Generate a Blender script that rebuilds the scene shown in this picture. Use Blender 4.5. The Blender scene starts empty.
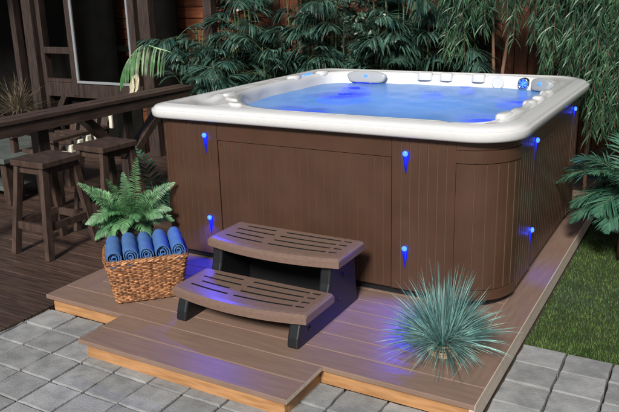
import bpy, math, random
from mathutils import Vector, Matrix
R = math.radians
sc = bpy.context.scene
C = sc.collection
random.seed(7)

# ---------------------------------------------------------------- camera
cam_d = bpy.data.cameras.new('camera'); cam = bpy.data.objects.new('camera', cam_d); C.objects.link(cam)
cam.matrix_world = Matrix(((0.8723935, -0.1111345, 0.4760028, 2.967454),
                           (0.4881768, 0.2474165, -0.8369400, -3.210344),
                           (-0.0247580, 0.9625145, 0.2700978, 1.575484),
                           (0, 0, 0, 1)))
cam_d.sensor_fit = 'HORIZONTAL'; cam_d.sensor_width = 36.0
cam_d.lens = 710.8 / 619 * 36.0
cam_d.shift_x = -(314.93 - 309.5) / 619
cam_d.shift_y = (191.06 - 206.0) / 619
cam_d.clip_start = 0.05; cam_d.clip_end = 400
sc.camera = cam

# ---------------------------------------------------------------- sky, sun, exposure
SUN_EL, SUN_AZ = 36.0, 167.0          # azimuth of the sun, degrees clockwise from +y
w = bpy.data.worlds.new('World'); sc.world = w; w.use_nodes = True
nt = w.node_tree; bg = nt.nodes['Background']
sky = nt.nodes.new('ShaderNodeTexSky'); sky.sky_type = 'NISHITA'; sky.sun_disc = False
sky.sun_elevation = R(SUN_EL); sky.sun_rotation = R(SUN_AZ)
nt.links.new(sky.outputs[0], bg.inputs[0]); bg.inputs[1].default_value = 0.05
sd = bpy.data.lights.new('sun', 'SUN'); sd.energy = 5.0; sd.angle = R(11.0); sd.color = (1.0, 0.955, 0.89)
so = bpy.data.objects.new('sun', sd); C.objects.link(so)
d = Vector((math.sin(R(SUN_AZ)) * math.cos(R(SUN_EL)), math.cos(R(SUN_AZ)) * math.cos(R(SUN_EL)), math.sin(R(SUN_EL))))
so.rotation_euler = d.to_track_quat('Z', 'Y').to_euler(); so.location = d * 20
sc.view_settings.view_transform = 'Standard'; sc.view_settings.look = 'None'
sc.view_settings.gamma = 1.0; sc.view_settings.use_curve_mapping = False
sc.view_settings.exposure = 0.12

# ---------------------------------------------------------------- helpers
class MB:
    """Collects shapes into one mesh."""
    def __init__(s): s.v = []; s.f = []; s.m = []
    def add(s, vs, fs, mi=0):
        n = len(s.v); s.v.extend([tuple(p) for p in vs]); s.f.extend([tuple(i + n for i in q) for q in fs]); s.m.extend([mi] * len(fs))
    def box(s, a, b, M=None, mi=0):
        x0, y0, z0 = a; x1, y1, z1 = b
        vs = [Vector(p) for p in ((x0,y0,z0),(x1,y0,z0),(x1,y1,z0),(x0,y1,z0),(x0,y0,z1),(x1,y0,z1),(x1,y1,z1),(x0,y1,z1))]
        if M: vs = [M @ p for p in vs]
        s.add(vs, [(3,2,1,0),(4,5,6,7),(0,1,5,4),(1,2,6,5),(2,3,7,6),(3,0,4,7)], mi)
    def beam(s, p, q, w, h, up=(0,0,1), mi=0, w2=None, h2=None):
        p = Vector(p); q = Vector(q); d = (q - p).normalized(); up = Vector(up)
        sx = d.cross(up).normalized(); uz = sx.cross(d)
        w2 = w if w2 is None else w2; h2 = h if h2 is None else h2
        vs = []
        for c, ww, hh in ((p, w, h), (q, w2, h2)):
            for a, b in ((-1,-1),(1,-1),(1,1),(-1,1)): vs.append(c + sx * a * ww / 2 + uz * b * hh / 2)
        s.add(vs, [(3,2,1,0),(4,5,6,7),(0,1,5,4),(1,2,6,5),(2,3,7,6),(3,0,4,7)], mi)
    def tube(s, pts, rad, n=8, mi=0, cap=True):
        pts = [Vector(p) for p in pts]
        if not hasattr(rad, '__len__'): rad = [rad] * len(pts)
        base = len(s.v); vs = []; fs = []
        for i, p in enumerate(pts):
            t = (pts[min(i + 1, len(pts) - 1)] - pts[max(i - 1, 0)]).normalized()
            a = t.cross(Vector((0, 0, 1)) if abs(t.z) < .9 else Vector((1, 0, 0))).normalized(); b = t.cross(a)
            for k in range(n):
                an = 2 * math.pi * k / n; vs.append(p + (a * math.cos(an) + b * math.sin(an)) * rad[i])
        for i in range(len(pts) - 1):
            for k in range(n):
                k2 = (k + 1) % n; fs.append((i*n + k, i*n + k2, (i+1)*n + k2, (i+1)*n + k))
        if cap:
            fs.append(tuple(range(n))[::-1]); fs.append(tuple((len(pts) - 1) * n + k for k in range(n)))
        s.add(vs, fs, mi)
    def rings(s, rings, closed=True, mi=0, cap0=False, cap1=False):
        n = len(rings[0]); vs = [p for r in rings for p in r]; fs = []
        for i in range(len(rings) - 1):
            for k in range(n if closed else n - 1):
                k2 = (k + 1) % n; fs.append((i*n + k, i*n + k2, (i+1)*n + k2, (i+1)*n + k))
        if cap0: fs.append(tuple(range(n))[::-1])
        if cap1: fs.append(tuple((len(rings) - 1) * n + k for k in range(n)))
        s.add(vs, fs, mi)
    def prism(s, poly, axis, a, b, mi=0):
        """poly in the two other axes, extruded from a to b along axis."""
        def mk(p, t):
            return {'x': (t, p[0], p[1]), 'y': (p[0], t, p[1]), 'z': (p[0], p[1], t)}[axis]
        n = len(poly); vs = [mk(p, a) for p in poly] + [mk(p, b) for p in poly]
        s.add(vs, [tuple(range(n))[::-1], tuple(range(n, 2*n))] + [(k, (k+1) % n, n + (k+1) % n, n + k) for k in range(n)], mi)
    def leaf(s, p, d, L, w, droop=0.3, seg=3, up=None, mi=0, fold=0.0):
        """A tapered leaf that bends down along its length."""
        p = Vector(p); d = Vector(d).normalized(); up = Vector(up or (0, 0, 1))
        sd_ = d.cross(up)
        if sd_.length < .05: sd_ = d.cross(Vector((1, .3, 0)))
        sd_.normalize(); vs = []; fs = []; q = p.copy(); dd = d.copy()
        for i in range(seg):
            t = i / seg; ww = w * (.35 + 1.3 * t) if t < .5 else w * (1.0 - (t - .5) * 1.1)
            ww = min(ww, w) * .5
            vs += [q - sd_ * ww, q + sd_ * ww]
            dd = (dd + Vector((0, 0, -droop / seg))).normalized(); q = q + dd * (L / seg)
        vs.append(q)
        for i in range(seg - 1): fs.append((2*i, 2*i+1, 2*i+3, 2*i+2))
        fs.append((2*seg-2, 2*seg-1, 2*seg)); s.add(vs, fs, mi)
    def build(s, name, mat, parent=None, smooth=False, bevel=0, seg=2, fixn=True):
        me = bpy.data.meshes.new(name); me.from_pydata(s.v, [], s.f)
        mats = mat if isinstance(mat, (list, tuple)) else [mat]
        for m in mats: me.materials.append(m)
        if len(mats) > 1: me.polygons.foreach_set('material_index', s.m)
        if fixn:
            import bmesh
            bm = bmesh.new(); bm.from_mesh(me); bmesh.ops.recalc_face_normals(bm, faces=bm.faces); bm.to_mesh(me); bm.free()
        if smooth: me.polygons.foreach_set('use_smooth', [True] * len(me.polygons))
        me.update()
        o = bpy.data.objects.new(name, me); C.objects.link(o)
        if parent:
            o.parent = parent; o.matrix_parent_inverse = parent.matrix_world.inverted()
        if bevel:
            b = o.modifiers.new('bevel', 'BEVEL'); b.width = bevel; b.segments = seg; b.limit_method = 'ANGLE'; b.angle_limit = R(40)
            b.harden_normals = False
        return o

def tag(o, label=None, cat=None, group=None, kind=None):
    if label: o['label'] = label
    if cat: o['category'] = cat
    if group: o['group'] = group
    if kind: o['kind'] = kind
    return o
def thing(name, loc, label, cat, group=None, rz=0):
    o = bpy.data.objects.new(name, None); C.objects.link(o); o.location = loc; o.rotation_euler = (0, 0, rz)
    o.matrix_world = Matrix.Translation(Vector(loc)) @ Matrix.Rotation(rz, 4, 'Z'); o.empty_display_size = .1
    return tag(o, label, cat, group)
def copy_tree(o, parent=None):
    c = o.copy(); C.objects.link(c)
    if parent:
        c.parent = parent; c.matrix_parent_inverse = o.matrix_parent_inverse.copy()
    for ch in list(o.children): copy_tree(ch, c)
    return c

def mat(name, col, rough=.5, col2=None, scale=20, detail=4, mode='noise', stretch=(1,1,1), bump=0, bscale=None, metal=0, spec=.5,
        sss=0, island=0, trans=0, coat=0, bdist=.01, split=(.35,.65)):
    m = bpy.data.materials.new(name); m.use_nodes = True; n = m.node_tree.nodes; l = m.node_tree.links
    b = n['Principled BSDF']; b.inputs['Roughness'].default_value = rough; b.inputs['Metallic'].default_value = metal
    b.inputs['Specular IOR Level'].default_value = spec; b.inputs['Transmission Weight'].default_value = trans
    b.inputs['Coat Weight'].default_value = coat
    b.inputs['Base Color'].default_value = (*col, 1)
    tc = n.new('ShaderNodeTexCoord'); mp = n.new('ShaderNodeMapping'); mp.inputs['Scale'].default_value = stretch
    l.new(tc.outputs['Object'], mp.inputs['Vector'])
    out = None
    if col2:
        t = n.new('ShaderNodeTexNoise'); t.inputs['Scale'].default_value = scale; t.inputs['Detail'].default_value = detail
        l.new(mp.outputs[0], t.inputs['Vector'])
        cr = n.new('ShaderNodeValToRGB'); cr.color_ramp.elements[0].position = split[0]; cr.color_ramp.elements[1].position = split[1]
        cr.color_ramp.elements[0].color = (*col, 1); cr.color_ramp.elements[1].color = (*col2, 1)
        l.new(t.outputs['Fac'], cr.inputs['Fac']); out = cr.outputs['Color']
    if island:
        g = n.new('ShaderNodeNewGeometry'); mr = n.new('ShaderNodeMapRange')
        mr.inputs['To Min'].default_value = 1 - island; mr.inputs['To Max'].default_value = 1 + island
        l.new(g.outputs['Random Per Island'], mr.inputs['Value'])
        mx = n.new('ShaderNodeMix'); mx.data_type = 'RGBA'; mx.blend_type = 'MULTIPLY'; mx.inputs['Factor'].default_value = 1
        if out: l.new(out, mx.inputs['A'])
        else: mx.inputs['A'].default_value = (*col, 1)
        l.new(mr.outputs[0], mx.inputs['B']); out = mx.outputs['Result']
    if out: l.new(out, b.inputs['Base Color'])
    if bump:
        t2 = n.new('ShaderNodeTexNoise'); t2.inputs['Scale'].default_value = bscale or scale; t2.inputs['Detail'].default_value = 6
        l.new(mp.outputs[0], t2.inputs['Vector'])
        bp = n.new('ShaderNodeBump'); bp.inputs['Strength'].default_value = bump; bp.inputs['Distance'].default_value = bdist
        l.new(t2.outputs['Fac'], bp.inputs['Height']); l.new(bp.outputs[0], b.inputs['Normal'])
    return m
def leafmat(name, c1, c2, rough=.42, isl=.45, transl=.25):
    m = mat(name, c1, rough, c2, scale=9, island=isl, spec=.5)
    n = m.node_tree.nodes; l = m.node_tree.links; b = n['Principled BSDF']; o = n['Material Output']
    tr = n.new('ShaderNodeBsdfTranslucent'); ms = n.new('ShaderNodeMixShader'); ms.inputs[0].default_value = transl
    src = b.inputs['Base Color'].links[0].from_socket; l.new(src, tr.inputs['Color'])
    l.new(b.outputs[0], ms.inputs[1]); l.new(tr.outputs[0], ms.inputs[2]); l.new(ms.outputs[0], o.inputs['Surface'])
    return m
def emis(name, col, e):
    m = bpy.data.materials.new(name); m.use_nodes = True; b = m.node_tree.nodes['Principled BSDF']
    b.inputs['Base Color'].default_value = (*[c * .4 for c in col], 1); b.inputs['Emission Color'].default_value = (*col, 1)
    b.inputs['Emission Strength'].default_value = e; b.inputs['Roughness'].default_value = .25
    return m

M = {}
M['soil'] = mat('soil', (.035, .027, .02), .95, (.06, .045, .033), 12, bump=.6)
M['stone'] = mat('paver_stone', (.185, .190, .192), .88, (.285, .288, .284), 14, 15, island=.16, bump=.5, bscale=120, bdist=.006, split=(.32, .66))
M['comp'] = mat('composite_board', (.190, .124, .094), .40, (.222, .148, .112), 5, 8, stretch=(1, 9, 1), bump=.3, bscale=50, bdist=.0015, island=.05)
M['compy'] = mat('composite_board_long', (.190, .124, .094), .40, (.222, .148, .112), 5, 8, stretch=(9, 1, 1), bump=.12, bscale=90, bdist=.0015, island=.05)
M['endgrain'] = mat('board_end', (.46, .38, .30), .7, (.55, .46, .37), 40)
M['gap'] = mat('joint_highlight', (.42, .31, .24), .6)  # light caught by board edges in the gaps, put into the colour
M['fascia'] = mat('fascia_wood', (.30, .145, .055), .6, (.42, .22, .095), 7, 8, stretch=(1, 1, 9), bump=.3, bscale=30, bdist=.003)
M['floor'] = mat('dark_floor_board', (.036, .022, .017), .40, (.080, .050, .038), 5, 8, stretch=(1, 12, 1), island=.22, bump=.3, bscale=30, bdist=.003)
M['cab'] = mat('cabinet_brown', (.056, .0275, .0165), .38, (.070, .035, .0215), 5, 12, spec=.4, bump=.22, bscale=260, bdist=.0012)
M['groove'] = mat('groove_highlight', (.080, .048, .034), .5)  # lighter than the cabinet: highlights on groove edges put into the colour
M['groove2'] = mat('panel_groove_highlight', (.070, .041, .029), .5)  # the same painted edge highlights, fainter, for the service panels
M['black'] = mat('black_plastic', (.008, .009, .011), .38, bump=.15, bscale=200, bdist=.001)
M['step'] = mat('step_brown', (.150, .098, .076), .33, (.175, .115, .090), 60, 3, bump=.2, bscale=240, bdist=.001)
M['shell'] = mat('acrylic_shell', (.60, .60, .597), .15, (.575, .577, .58), 40, 8, spec=.5)
M['pillow'] = mat('grey_pillow', (.30, .32, .33), .45)
M['chrome'] = mat('chrome_ring', (.55, .57, .6), .15, metal=1)
M['screw'] = mat('screw_head', (.05, .03, .022), .4)
M['wicker'] = mat('wicker_strand', (.13, .045, .017), .5, (.42, .20, .085), 60, 3, bump=.4, bscale=200, bdist=.002, island=.45)
M['pale_wicker'] = mat('pale_wicker', (.62, .44, .25), .6, (.75, .58, .38), 60, 3, island=.2)
M['towel'] = mat('blue_towel', (.060, .135, .31), .97, (.085, .185, .41), 130, 3, bump=.9, bscale=420, bdist=.003, spec=.1)
M['stool'] = mat('stool_wood', (.038, .024, .019), .42, (.072, .046, .036), 8, 6, stretch=(3, 3, 1), bump=.3, bscale=50, bdist=.002)
M['rail'] = mat('rail_wood', (.048, .029, .023), .5, (.082, .052, .041), 5, 6, stretch=(10, 1, 10), bump=.3, bscale=30, bdist=.003)
M['post'] = mat('post_wood', (.022, .014, .011), .5, (.050, .032, .027), 5, 6, stretch=(10, 10, 1), bump=.3, bscale=30, bdist=.003)
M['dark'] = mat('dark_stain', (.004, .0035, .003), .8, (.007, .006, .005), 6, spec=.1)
M['alu'] = mat('window_frame', (.22, .235, .25), .4)
M['glass'] = bpy.data.materials.new('window_glass'); M['glass'].use_nodes = True
_n = M['glass'].node_tree.nodes; _l = M['glass'].node_tree.links
_t = _n.new('ShaderNodeBsdfTransparent'); _g = _n.new('ShaderNodeBsdfGlossy'); _g.inputs['Roughness'].default_value = .02
_m = _n.new('ShaderNodeMixShader'); _f = _n.new('ShaderNodeFresnel'); _f.inputs[0].default_value = 1.08; _t.inputs[0].default_value = (.8, .82, .82, 1)
_l.new(_f.outputs[0], _m.inputs[0]); _l.new(_t.outputs[0], _m.inputs[1]); _l.new(_g.outputs[0], _m.inputs[2]); _l.new(_m.outputs[0], _n['Material Output'].inputs['Surface'])
M['fence'] = mat('fence_board', (.095, .030, .015), .6, (.19, .068, .032), 4, 8, stretch=(9, 9, 1), island=.35, bump=.4, bscale=20, bdist=.004)
M['fenceh'] = mat('fence_plank', (.13, .036, .013), .6, (.24, .075, .028), 4, 8, stretch=(1, 9, 9), island=.25, bump=.4, bscale=20, bdist=.004)
M['table'] = mat('table_top', (.07, .08, .075), .4, (.11, .125, .115), 6)
M['cream'] = mat('cream_slat', (.62, .58, .48), .5, (.7, .66, .56), 20)
M['palm'] = leafmat('palm_leaf', (.013, .043, .033), (.070, .138, .106), rough=.34, isl=.85)
M['palm2'] = leafmat('sago_leaf', (.03, .11, .065), (.07, .18, .115), rough=.35)
M['weep'] = leafmat('weeping_leaf', (.018, .062, .030), (.075, .155, .080), isl=.75)
M['ficus'] = leafmat('ficus_leaf', (.035, .09, .055), (.17, .26, .19), rough=.3, isl=.6)
M['fern'] = leafmat('fern_leaf', (.045, .16, .06), (.16, .33, .15), rough=.5, isl=.35)
M['bright'] = leafmat('bright_leaf', (.16, .42, .16), (.62, .80, .52), rough=.4, isl=.5)
M['dry'] = leafmat('dry_leaf', (.09, .07, .045), (.19, .15, .10), rough=.6)
M['bluegrass'] = leafmat('blue_grass', (.06, .18, .175), (.28, .48, .44), rough=.45, isl=.7, transl=.3)
M['lawn'] = leafmat('lawn_blade', (.034, .085, .011), (.085, .145, .026), rough=.6, isl=.5, transl=.2)
M['lawnbase'] = mat('lawn_base', (.02, .032, .008), .9, (.035, .05, .012), 60)
M['bark'] = mat('bark', (.13, .07, .045), .8, (.22, .13, .085), 14, 6, stretch=(4, 4, 1), bump=.7, bscale=40)
M['stem'] = mat('green_stem', (.05, .09, .035), .6, (.09, .12, .05), 20)
M['sheath'] = mat('pale_sheath', (.45, .40, .28), .7, (.6, .55, .4), 30)
M['pot'] = mat('dark_pot', (.03, .022, .018), .5)
M['led'] = emis('led_core', (.025, .09, 1.0), 5)
M['ledb'] = emis('led_glow', (.008, .02, 1.0), 1.6)  # led glow; below each cabinet bulb it paints the light streak as emission
_b = M['ledb'].node_tree; _tc = _b.nodes.new('ShaderNodeTexCoord'); _sp = _b.nodes.new('ShaderNodeSeparateXYZ'); _mr = _b.nodes.new('ShaderNodeMapRange')
_mr.inputs['From Min'].default_value = .3; _mr.inputs['To Min'].default_value = .03; _mr.inputs['To Max'].default_value = 1.1
_b.links.new(_tc.outputs['Generated'], _sp.inputs[0]); _b.links.new(_sp.outputs['Z'], _mr.inputs['Value']); _b.links.new(_mr.outputs[0], _b.nodes['Principled BSDF'].inputs['Emission Strength'])
M['ledw'] = emis('underwater_led', (.0, .025, 1.0), 1.0)

# ---------------------------------------------------------------- ground
b = MB(); b.box((-60, -60, -.6), (60, 60, -.145)); tag(b.build('ground', M['soil']), kind='structure')

# stone pavers (one surface, every stone modelled)
b = MB(); px, py = .205, .182
def paver(x0, y0, x1, y1):
    g = .0045; x0 += g; y0 += g; x1 -= g; y1 -= g; N = 4
    jit = lambda: random.uniform(-.003, .003)
    top = -.1 + random.uniform(-.0025, .0025); tx, ty = random.uniform(-.012, .012), random.uniform(-.012, .012)
    out = []
    for k in range(N): out.append((x0 + (x1-x0)*k/N, y0))
    for k in range(N): out.append((x1, y0 + (y1-y0)*k/N))
    for k in range(N): out.append((x1 - (x1-x0)*k/N, y1))
    for k in range(N): out.append((x0, y1 - (y1-y0)*k/N))
    out = [(x + jit(), y + jit()) for x, y in out]; cx, cy = (x0+x1)/2, (y0+y1)/2
    def ring(sh, z): return [(x + (cx-x)*sh/.1, y + (cy-y)*sh/.1, z + (0 if z < top-.006 else (x-cx)*tx + (y-cy)*ty)) for x, y in out]
    b.rings([ring(0, -.145), ring(0, top - .006), ring(.002, top - .0015), ring(.006, top)], cap1=True)
def pave(xa, xb, ya, yb, ox, oy, big=False):
    ny = int(round((yb - ya) / py))
    for j in range(ny):
        x = xa - (random.random() * .1 if big else 0); y0 = ya + j * py
        while x < xb - .02:
            wd = px * (random.choice((1, 1, 1, 1.5)) if big else 1)
            x1 = min(x + wd, xb); paver(x, y0, x1, y0 + py); x = x1
pave(-.145 - px*3, 2.287, -.757 - py*9, -.757 + py*0, 0, 0)
pave(2.287, 2.287 + px*9, -.003 - py*13, -.003, 0, 0)
tag(b.build('paving', M['stone']), kind='structure')

# dark wooden floor on the left
b = MB(); y = -1.35; k = 0
while y < 3.4:
    x = -7.0
    while x < -.16:
        x1 = min(x + random.choice((1.2, 1.6, 2.1)) + random.random() * .4, -.152)
        b.box((x + .0015, y + .003, -.12), (x1 - .0015, y + .137, -.085)); x = x1
    y += .14
o = b.build('wooden_floor', M['floor'], bevel=.002, seg=1); tag(o, kind='structure')
b = MB(); b.box((-7, -1.35, -.14), (-.17, 3.4, -.122)); tag(b.build('floor_substructure', M['dark']), kind='structure')

# lawn
LX0, LX1, LY0, LY1 = 2.292, 5.2, .004, 4.2
b = MB(); b.box((LX0, LY0, -.144), (LX1, LY1, -.11)); tag(b.build('lawn_ground', M['lawnbase']), kind='structure')
b = MB(); vs = []; fs = []
n = 0
for i in range(62000):
    u = random.random(); 
    if i < 46000: x = LX0 + random.random() * 1.1; y = LY0 + (u ** 1.25) * 2.6
    else: x = LX0 + random.random() * (LX1 - LX0); y = LY0 + u * (LY1 - LY0)
    a = random.random() * 6.283; L = random.uniform(.012, .026); wd = .0018
    lean = random.uniform(.2, .9) * L; dx, dy = math.cos(a), math.sin(a)
    vs += [(x - dy*wd, y + dx*wd, -.111), (x + dy*wd, y - dx*wd, -.111), (x + dx*lean, y + dy*lean, -.111 + L * .8)]
    fs.append((n, n+1, n+2)); n += 3
b.add(vs, fs); o = b.build('grass', M['lawn'], fixn=False); tag(o, 'short green lawn grass to the right of the deck', 'grass', kind='stuff')

# ---------------------------------------------------------------- deck platform
deck = thing('deck_platform', (1.0, 0, -.1), 'low brown composite deck with a projecting front bay carrying the hot tub', 'deck')
DX0, DX1, DY0, DY1, BY = -.142, 2.283, -.789, 2.55, -1.09
BX0, BX1 = .43, 1.604
b = MB(); G = .0022; T = .024
def board(x0, y0, x1, y1, z=0.0): b.box((x0 + G*.8, y0 + G*.8, z - T), (x1 - G*.8, y1 - G*.8, z))
tw = .145
# inner field
y = DY0 + tw
while y < DY1 - tw - .01:
    y1 = min(y + .14, DY1 - tw); board(DX0 + tw, y, DX1 - tw, y1); y = y1
b.build('deck_boards', M['comp'], deck, bevel=.0018, seg=1)
for q_, m_ in (((DX0, DY0, DX1, DY0 + tw), 'comp'), ((DX0, DY1 - tw, DX1, DY1), 'comp'), ((BX0, DY0 - .148, BX1, DY0), 'comp'), ((BX0, BY, BX1, DY0 - .148), 'comp'),
              ((DX0, DY0 + tw, DX0 + tw, DY1 - tw), 'compy'), ((DX1 - tw, DY0 + tw, DX1, DY1 - tw), 'compy')):
    b = MB(); board(*q_); b.build('border_board', M[m_], deck, bevel=.003, seg=2)
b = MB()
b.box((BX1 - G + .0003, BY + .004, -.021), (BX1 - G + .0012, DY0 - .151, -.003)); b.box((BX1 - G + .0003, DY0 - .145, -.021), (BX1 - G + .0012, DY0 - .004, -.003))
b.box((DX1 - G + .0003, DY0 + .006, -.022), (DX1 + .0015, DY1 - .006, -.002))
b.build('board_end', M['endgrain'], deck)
b = MB(); ov = .028; fz0, fz1 = -.1, -T - .001
b.box((DX0 + ov, DY0 + ov, fz0), (BX0 + ov - .002, DY0 + ov + .025, fz1))
b.box((BX1 - ov + .002, DY0 + ov, fz0), (DX1 - .026, DY0 + ov + .025, fz1))
b.box((BX0 + ov, BY + ov, fz0), (BX1 - ov, BY + ov + .025, fz1))
b.box((BX0 + ov, BY + ov + .027, fz0), (BX0 + ov + .022, DY0 + ov + .025, fz1))
b.box((BX1 - ov - .022, BY + ov + .027, fz0), (BX1 - ov, DY0 + ov + .025, fz1))
b.box((DX0 + ov, DY0 + ov + .027, fz0), (DX0 + ov + .022, DY1, fz1))
b.build('fascia', M['fascia'], deck, bevel=.0015, seg=1)
b = MB(); b.box((DX1 - .024, DY0 + .004, fz0), (DX1 - .001, DY1, fz1)); b.build('side_fascia', M['endgrain'], deck, bevel=.0015, seg=1)
b = MB(); b.box((DX0 + .06, DY0 + .06, -.1), (DX1 - .06, DY1 - .03, -T - .003)); b.box((BX0 + .06, BY + .06, -.1), (BX1 - .06, DY0 + .05, -T - .003))
b.build('sub_frame', M['dark'], deck)
b = MB(); b.box((DX0 + .02, DY0 + .02, -.012), (DX1 - .02, DY1 - .02, -.0035)); b.box((BX0 + .02, BY + .02, -.012), (BX1 - .02, DY0 + .017, -.0035)); b.build('joint_highlight', M['gap'], deck)  # pale sheet under the boards, a painted highlight along the gaps

# ---------------------------------------------------------------- hot tub
S, SY, X0 = 2.2, 2.187, -.03
tub = thing('hot_tub', (1.1, 1.1, 0), 'large square hot tub with brown panelled cabinet, white rim and glowing blue water', 'hot tub')
def rrect(ins, rr=(.13, .25, .25, .2), seg=14, out=0.0, straight=26):
    """Outline of the tub, counter-clockwise from the front left."""
    x0, y0, x1, y1 = X0 + ins, ins, S - ins, SY - ins
    r = [max(.02, q - ins) for q in rr]
    cs = [(x1 - r[1], y0 + r[1], -90, r[1]), (x1 - r[2], y1 - r[2], 0, r[2]), (x0 + r[3], y1 - r[3], 90, r[3]), (x0 + r[0], y0 + r[0], 180, r[0])]
    pts = []
    prev = (x0 + r[0], y0)
    for cx, cy, a0, q in cs:
        st = (cx + q * math.cos(R(a0)), cy + q * math.sin(R(a0)))
        for k in range(straight): pts.append((prev[0] + (st[0]-prev[0]) * k / straight, prev[1] + (st[1]-prev[1]) * k / straight))
        for k in range(seg): a = R(a0 + 90 * k / seg); pts.append((cx + q * math.cos(a), cy + q * math.sin(a)))
        a = R(a0 + 90); prev = (cx + q * math.cos(a), cy + q * math.sin(a))
    return pts
# shell -------------------------------------------------
opening = [(.68, .118), (1.1, .115), (1.80, .118), (2.02, .17), (2.055, .45), (2.055, 1.1), (2.05, 1.70), (1.93, 1.95), (1.72, 2.03), (1.1, 2.035), (.45, 2.02), (.24, 1.93), (.17, 1.70), (.16, 1.1), (.20, .66), (.42, .36)]
def chaikin(p, n):
    for _ in range(n):
        q = []
        for i in range(len(p)):
            a, c = p[i], p[(i+1) % len(p)]
            q += [(a[0]*.75 + c[0]*.25, a[1]*.75 + c[1]*.25), (a[0]*.25 + c[0]*.75, a[1]*.25 + c[1]*.75)]
        p = q
    return p
op = chaikin(opening, 2)
def ray_hit(poly, cx, cy, a):
    dx, dy = math.cos(a), math.sin(a); best = 9
    for i in range(len(poly)):
        x1, y1 = poly[i]; x2, y2 = poly[(i+1) % len(poly)]; ex, ey = x2 - x1, y2 - y1
        den = dx * ey - dy * ex
        if abs(den) < 1e-9: continue
        t = ((x1-cx) * ey - (y1-cy) * ex) / den; u = ((x1-cx) * dy - (y1-cy) * dx) / den
        if t > 0 and -1e-6 <= u <= 1 + 1e-6: best = min(best, t)
    return (cx + dx * best, cy + dy * best)
CX, CY = 1.08, 1.1
outl = rrect(0.0)
angs = [math.atan2(y - CY, x - CX) for x, y in outl]
opl = [ray_hit(op, CX, CY, a) for a in angs]
def off(ins): 
    return rrect(ins)
def gauss(x, y, cx, cy, a, sx, sy):
    dx, dy = x - cx, y - cy; c, s_ = math.cos(a), math.sin(a); u = (dx*c + dy*s_) / sx; v = (-dx*s_ + dy*c) / sy
    return math.exp(-(u*u*u*u + v*v*v*v))
def ztop(x, y, a):
    z = .948 - .006 * math.sin(math.pi * min(1, a * 1.0))
    z -= .022 * gauss(x, y, .26, .27, R(135), .20, .075)       # scooped corner shelf
    z += .016 * gauss(x, y, .40, .19, R(10), .085, .03)
    z += .016 * gauss(x, y, .17, .47, R(85), .085, .03)
    z -= .018 * gauss(x, y, 1.98, .24, R(45), .16, .06)
    z -= .020 * gauss(x, y, 1.92, .155, R(5), .07, .025)
    z += .014 * gauss(x, y, 2.06, .52, R(85), .08, .03)
    for yy in (.85, 1.25): z += .012 * gauss(x, y, 2.05, yy, R(90), .07, .03)
    for yy in (.95, 1.3, 1.62): z += .010 * gauss(x, y, .10, yy, R(90), .09, .03)
    for xx in (1.0, 1.16, 1.42): z -= .018 * gauss(x, y, xx, 2.06, 0, .055, .035)
    return z
rings = []
for ins, z in ((.05, .868), (.010, .869), (.000, .872), (-.007, .880), (-.010, .893), (-.0112, .900), (-.0110, .914), (-.0095, .919), (-.006, .9215), (.002, .9222), (.0035, .9230), (.0050, .9290), (.0085, .9340), (.016, .9390), (.032, .9440), (.048, .9475), (.062, .9490)):
    rings.append([(x, y, z) for x, y in off(ins)])
base = off(.07)
for k in range(0, 13):
    a = k / 12 * .97
    r_ = []
    for (ox, oy), (ix, iy) in zip(base, opl):
        x, y = ox + (ix-ox)*a, oy + (iy-oy)*a; r_.append((x, y, ztop(x, y, a) + .004 * max(0, 1 - a * 4)))
    rings.append(r_)
def shrink(kf): return [(CX + (x-CX)*kf, CY + (y-CY)*kf) for x, y in opl]
def wallwave(x, y):
    a = math.atan2(y - CY, x - CX); return .006 * math.sin(a * 17) + .005 * math.sin(a * 9 + 1)
for kf, z in ((1.0, .940), (.993, .934), (.985, .925), (.977, .90), (.970, .875), (.963, .85), (.95, .80), (.93, .70), (.91, .56), (.86, .53), (.66, .52), (.62, .46), (.58, .20), (.54, .17), (.3, .165)):
    rr_ = []
    for x, y in shrink(kf):
        ww = wallwave(x, y) * min(1, (.95 - z) * 12) if z > .5 else 0
        q = 1 - ww; rr_.append((CX + (x-CX)*q, CY + (y-CY)*q, z))
    rings.append(rr_)
b = MB(); b.rings(rings, cap1=True); b.build('shell', M['shell'], tub, smooth=True)
# thin crease line moulded round the lip
# water --------------------------------------------------
wm = bpy.data.materials.new('spa_water'); wm.use_nodes = True; n_ = wm.node_tree.nodes; l_ = wm.node_tree.links
pb = n_['Principled BSDF']; pb.inputs['Roughness'].default_value = .2
tcn = n_.new('ShaderNodeTexCoord'); nz = n_.new('ShaderNodeTexNoise'); nz.inputs['Scale'].default_value = 3.2; nz.inputs['Detail'].default_value = 5
l_.new(tcn.outputs['Object'], nz.inputs['Vector'])
cr = n_.new('ShaderNodeValToRGB'); cr.color_ramp.elements[0].position = .38; cr.color_ramp.elements[1].position = .68
cr.color_ramp.elements[0].color = (.16, .36, .46, 1); cr.color_ramp.elements[1].color = (.34, .54, .58, 1)
l_.new(nz.outputs['Fac'], cr.inputs['Fac']); l_.new(cr.outputs['Color'], pb.inputs['Base Color'])
n2 = n_.new('ShaderNodeTexNoise'); n2.inputs['Scale'].default_value = 14; n2.inputs['Detail'].default_value = 6
l_.new(tcn.outputs['Object'], n2.inputs['Vector']); bp = n_.new('ShaderNodeBump'); bp.inputs['Strength'].default_value = .4; bp.inputs['Distance'].default_value = .012
l_.new(n2.outputs['Fac'], bp.inputs['Height']); l_.new(bp.outputs[0], pb.inputs['Normal'])
tl = n_.new('ShaderNodeBsdfTranslucent'); tl.inputs['Color'].default_value = (.45, .65, 1, 1)
tp = n_.new('ShaderNodeBsdfTransparent'); tp.inputs['Color'].default_value = (.6, .75, 1, 1)
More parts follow.
